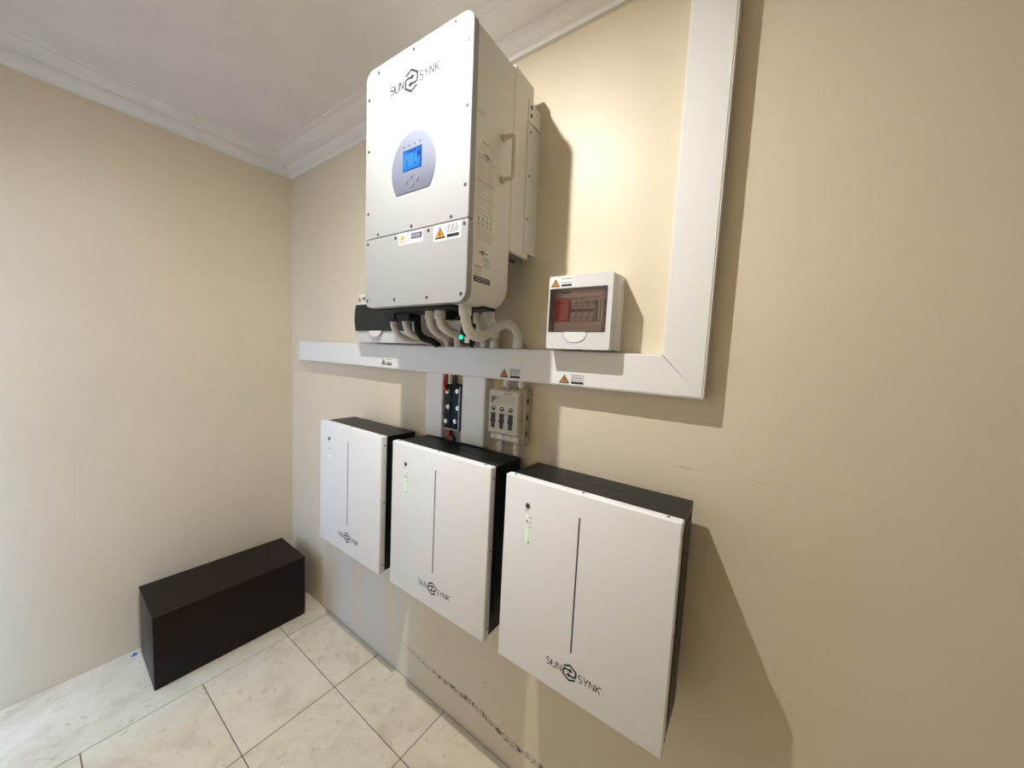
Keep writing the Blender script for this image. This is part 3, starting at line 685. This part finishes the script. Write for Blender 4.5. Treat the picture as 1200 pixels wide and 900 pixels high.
bm = bmesh.new(); dashes(bm, face_front(-.069), .064, .096, .155, .004, rnd, 0, .0005, (2, 4)); link('small_print', bm, M_printg, cv)
for i, z in enumerate((.135, .082, .030)):
    box('side_slot', M_gap, iso, .1279, .1286, -.030, -.022, z - .010, z + .008)
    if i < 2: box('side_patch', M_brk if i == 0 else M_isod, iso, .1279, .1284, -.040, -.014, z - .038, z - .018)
screw(iso, (.122, -.056, .075), (1, 0, 0), .003)
for i in range(3): box('terminal_cover', M_inner if i else M_label, iso, .030 + i * .030, .056 + i * .030, -.0545, -.052, .002, .017, .001, 1)
bm = bmesh.new()
for a in (.036, .052, .082, .100, .118): B(bm, a, a + .008, -.040, -.028, .168, .176, .001, 1)
link('top_clips', bm, M_isod, iso)
for xx, z0, z1, lab in ((1.612, 1.3585, 1.3875, 'left grey cable gland entering the top of the isolator'), (1.672, 1.3585, 1.3875, 'right grey cable gland entering the top of the isolator'),
                   (1.598, 1.1440, 1.1835, 'left grey cable gland under the isolator'), (1.664, 1.1440, 1.1835, 'right grey cable gland under the isolator')):
    g = thing('cable_gland', lab, 'cable gland', (xx, -.028, z0))
    bm = bmesh.new(); cyl(bm, (0, 0, 0), (0, 0, 1), .0095, z1 - z0, 18); link('gland_body', bm, M_pvc, g, True)
    bm = bmesh.new(); cyl(bm, (0, 0, (z1 - z0) * .45), (0, 0, 1), .0125, .011, 6); link('gland_nut', bm, M_pvc, g)

# ================================================================== BATTERIES
def battery(x0, x1, z0, z1, lab, pl):
    t = thing('wall_battery', lab, 'battery', (x0, 0, z0), group='three wall batteries under the trunking'); w = x1 - x0; h = z1 - z0
    # white front tray
    bm = bmesh.new(); B(bm, 0, w, -.196, -.1705, 0, h, .0035, 3); fp = link('front_panel', bm, M_batt, t, True)
    # black body
    bm = bmesh.new(); B(bm, .005, w - .003, -.1700, -.036, .004, h - .003, .0015, 1); body = link('body', bm, M_black, t, True)
    box('lid_seam', M_gap, body, .130, .300, -.1012, -.0998, h - .0031, h - .0024)
    box('side_cover', M_black, body, w - .003, w - .0005, -.150, -.060, .050, h - .030, .001, 1)
    box('side_recess', M_rail, body, w - .0005, w - .0001, -.082, -.074, .090, .160)
    bm = bmesh.new(); B(bm, .05, w - .05, -.036, 0, h - .12, h - .05); B(bm, .05, w - .05, -.036, 0, .05, .10); link('wall_rail', bm, M_black, t)
    F = face_front(-.196)
    c = w / 2
    box('dark_slit', M_print, fp, c - .0019, c + .0019, -.1963, -.195, .125, h - .058)
    bm = bmesh.new(); logo(bm, F, c, .0720, .0200, .0185, .0021, .0047); link('logo', bm, M_print, t)
    bx = .0755
    bm = bmesh.new(); cyl(bm, (bx, -.1955, h - .0705), (0, -1, 0), .0080, .0020, 22, .0074); pb = link('power_button', bm, M_rail, t, True)
    bm = bmesh.new(); cyl(bm, (bx + .001, -.1975, h - .0710), (0, -1, 0), .0050, .0008, 18, .0046); link('button_centre', bm, M_print, pb)
    for z, m_ in ((.1000, M_ylw), (.1130, M_print)):
        bm = bmesh.new(); cyl(bm, (bx + .0005, -.196, h - z), (0, -1, 0), .0024, .0008, 12); link('indicator', bm, m_, t)
    for i in range(6):
        bm = bmesh.new(); cyl(bm, (bx, -.196, h - .1270 - i * .0082), (0, -1, 0), .0022, .0008, 12); link('charge_light', bm, M_green, t)
    bm = bmesh.new(); cyl(bm, (bx + .0075, -.196, h - .1695), (0, -1, 0), .0024, .0006, 10); link('reset_hole', bm, M_print, t)
    bm = bmesh.new(); rn = random.Random(6)
    dashes(bm, F, bx - .006, bx + .006, h - .0840, .0020, rn, 0, .0005, (1, 2)); 
    for z in (.1010, .1140, .1275): dashes(bm, F, bx + .006, bx + .014, h - z, .0022, rn, 0, .0005, (1, 2))
    link('small_print', bm, M_printg, t)
    for z in (h - .035, h * .52, .035): screw(fp, (w, -.180, z), (1, 0, 0), .0032, M_screw)
    for xx in (.024, w / 2, w - .030): screw(fp, (xx, -.183, h), (0, 0, 1), .0036, M_screwl)
    return t
battery(0.7302, 1.1755, 0.6095, 1.1447, 'white wall battery nearest the room corner, leftmost of the three', 0)
battery(1.2411, 1.6920, 0.6120, 1.1447, 'middle one of three white wall batteries, below the black terminal block', 1)
battery(1.7460, 2.1935, 0.6100, 1.1430, 'rightmost and nearest of the three white wall batteries, casting a long shadow right', 2)

# ================================================================== BOX ON THE FLOOR
fb = thing('metal_box', 'dark brown rectangular metal box standing on the tiles in the corner', 'box', (0.205, -0.382, 0.0), (0, 0, math.radians(-1.5)))
bm = bmesh.new(); B(bm, -.1515, .1515, -.2940, .2940, 0.001, .322, .002, 2); link('box_body', bm, M_box, fb, True)
bm = bmesh.new(); B(bm, -.1530, .1530, -.2955, .2955, .318, .3255, .0015, 1); link('box_lid', bm, M_box, fb, True)
# blue scrap
bm = bmesh.new(); rr = random.Random(1); bmesh.ops.create_icosphere(bm, subdivisions=2, radius=.011)
for v in bm.verts:
    k = rr.uniform(.65, 1.25); v.co = Vector((v.co.x * k * .8, v.co.y * k * 1.3, abs(v.co.z) * k * .55))
for f in bm.faces: f.material_index = 1 if rr.random() < .3 else 0
s = link('wrapper_scrap', bm, [M_blue, M_label]); s.location = (.040, -.695, .0005)
tag(s, 'tiny crumpled blue and white wrapper on the floor beside the dark box', 'wrapper')
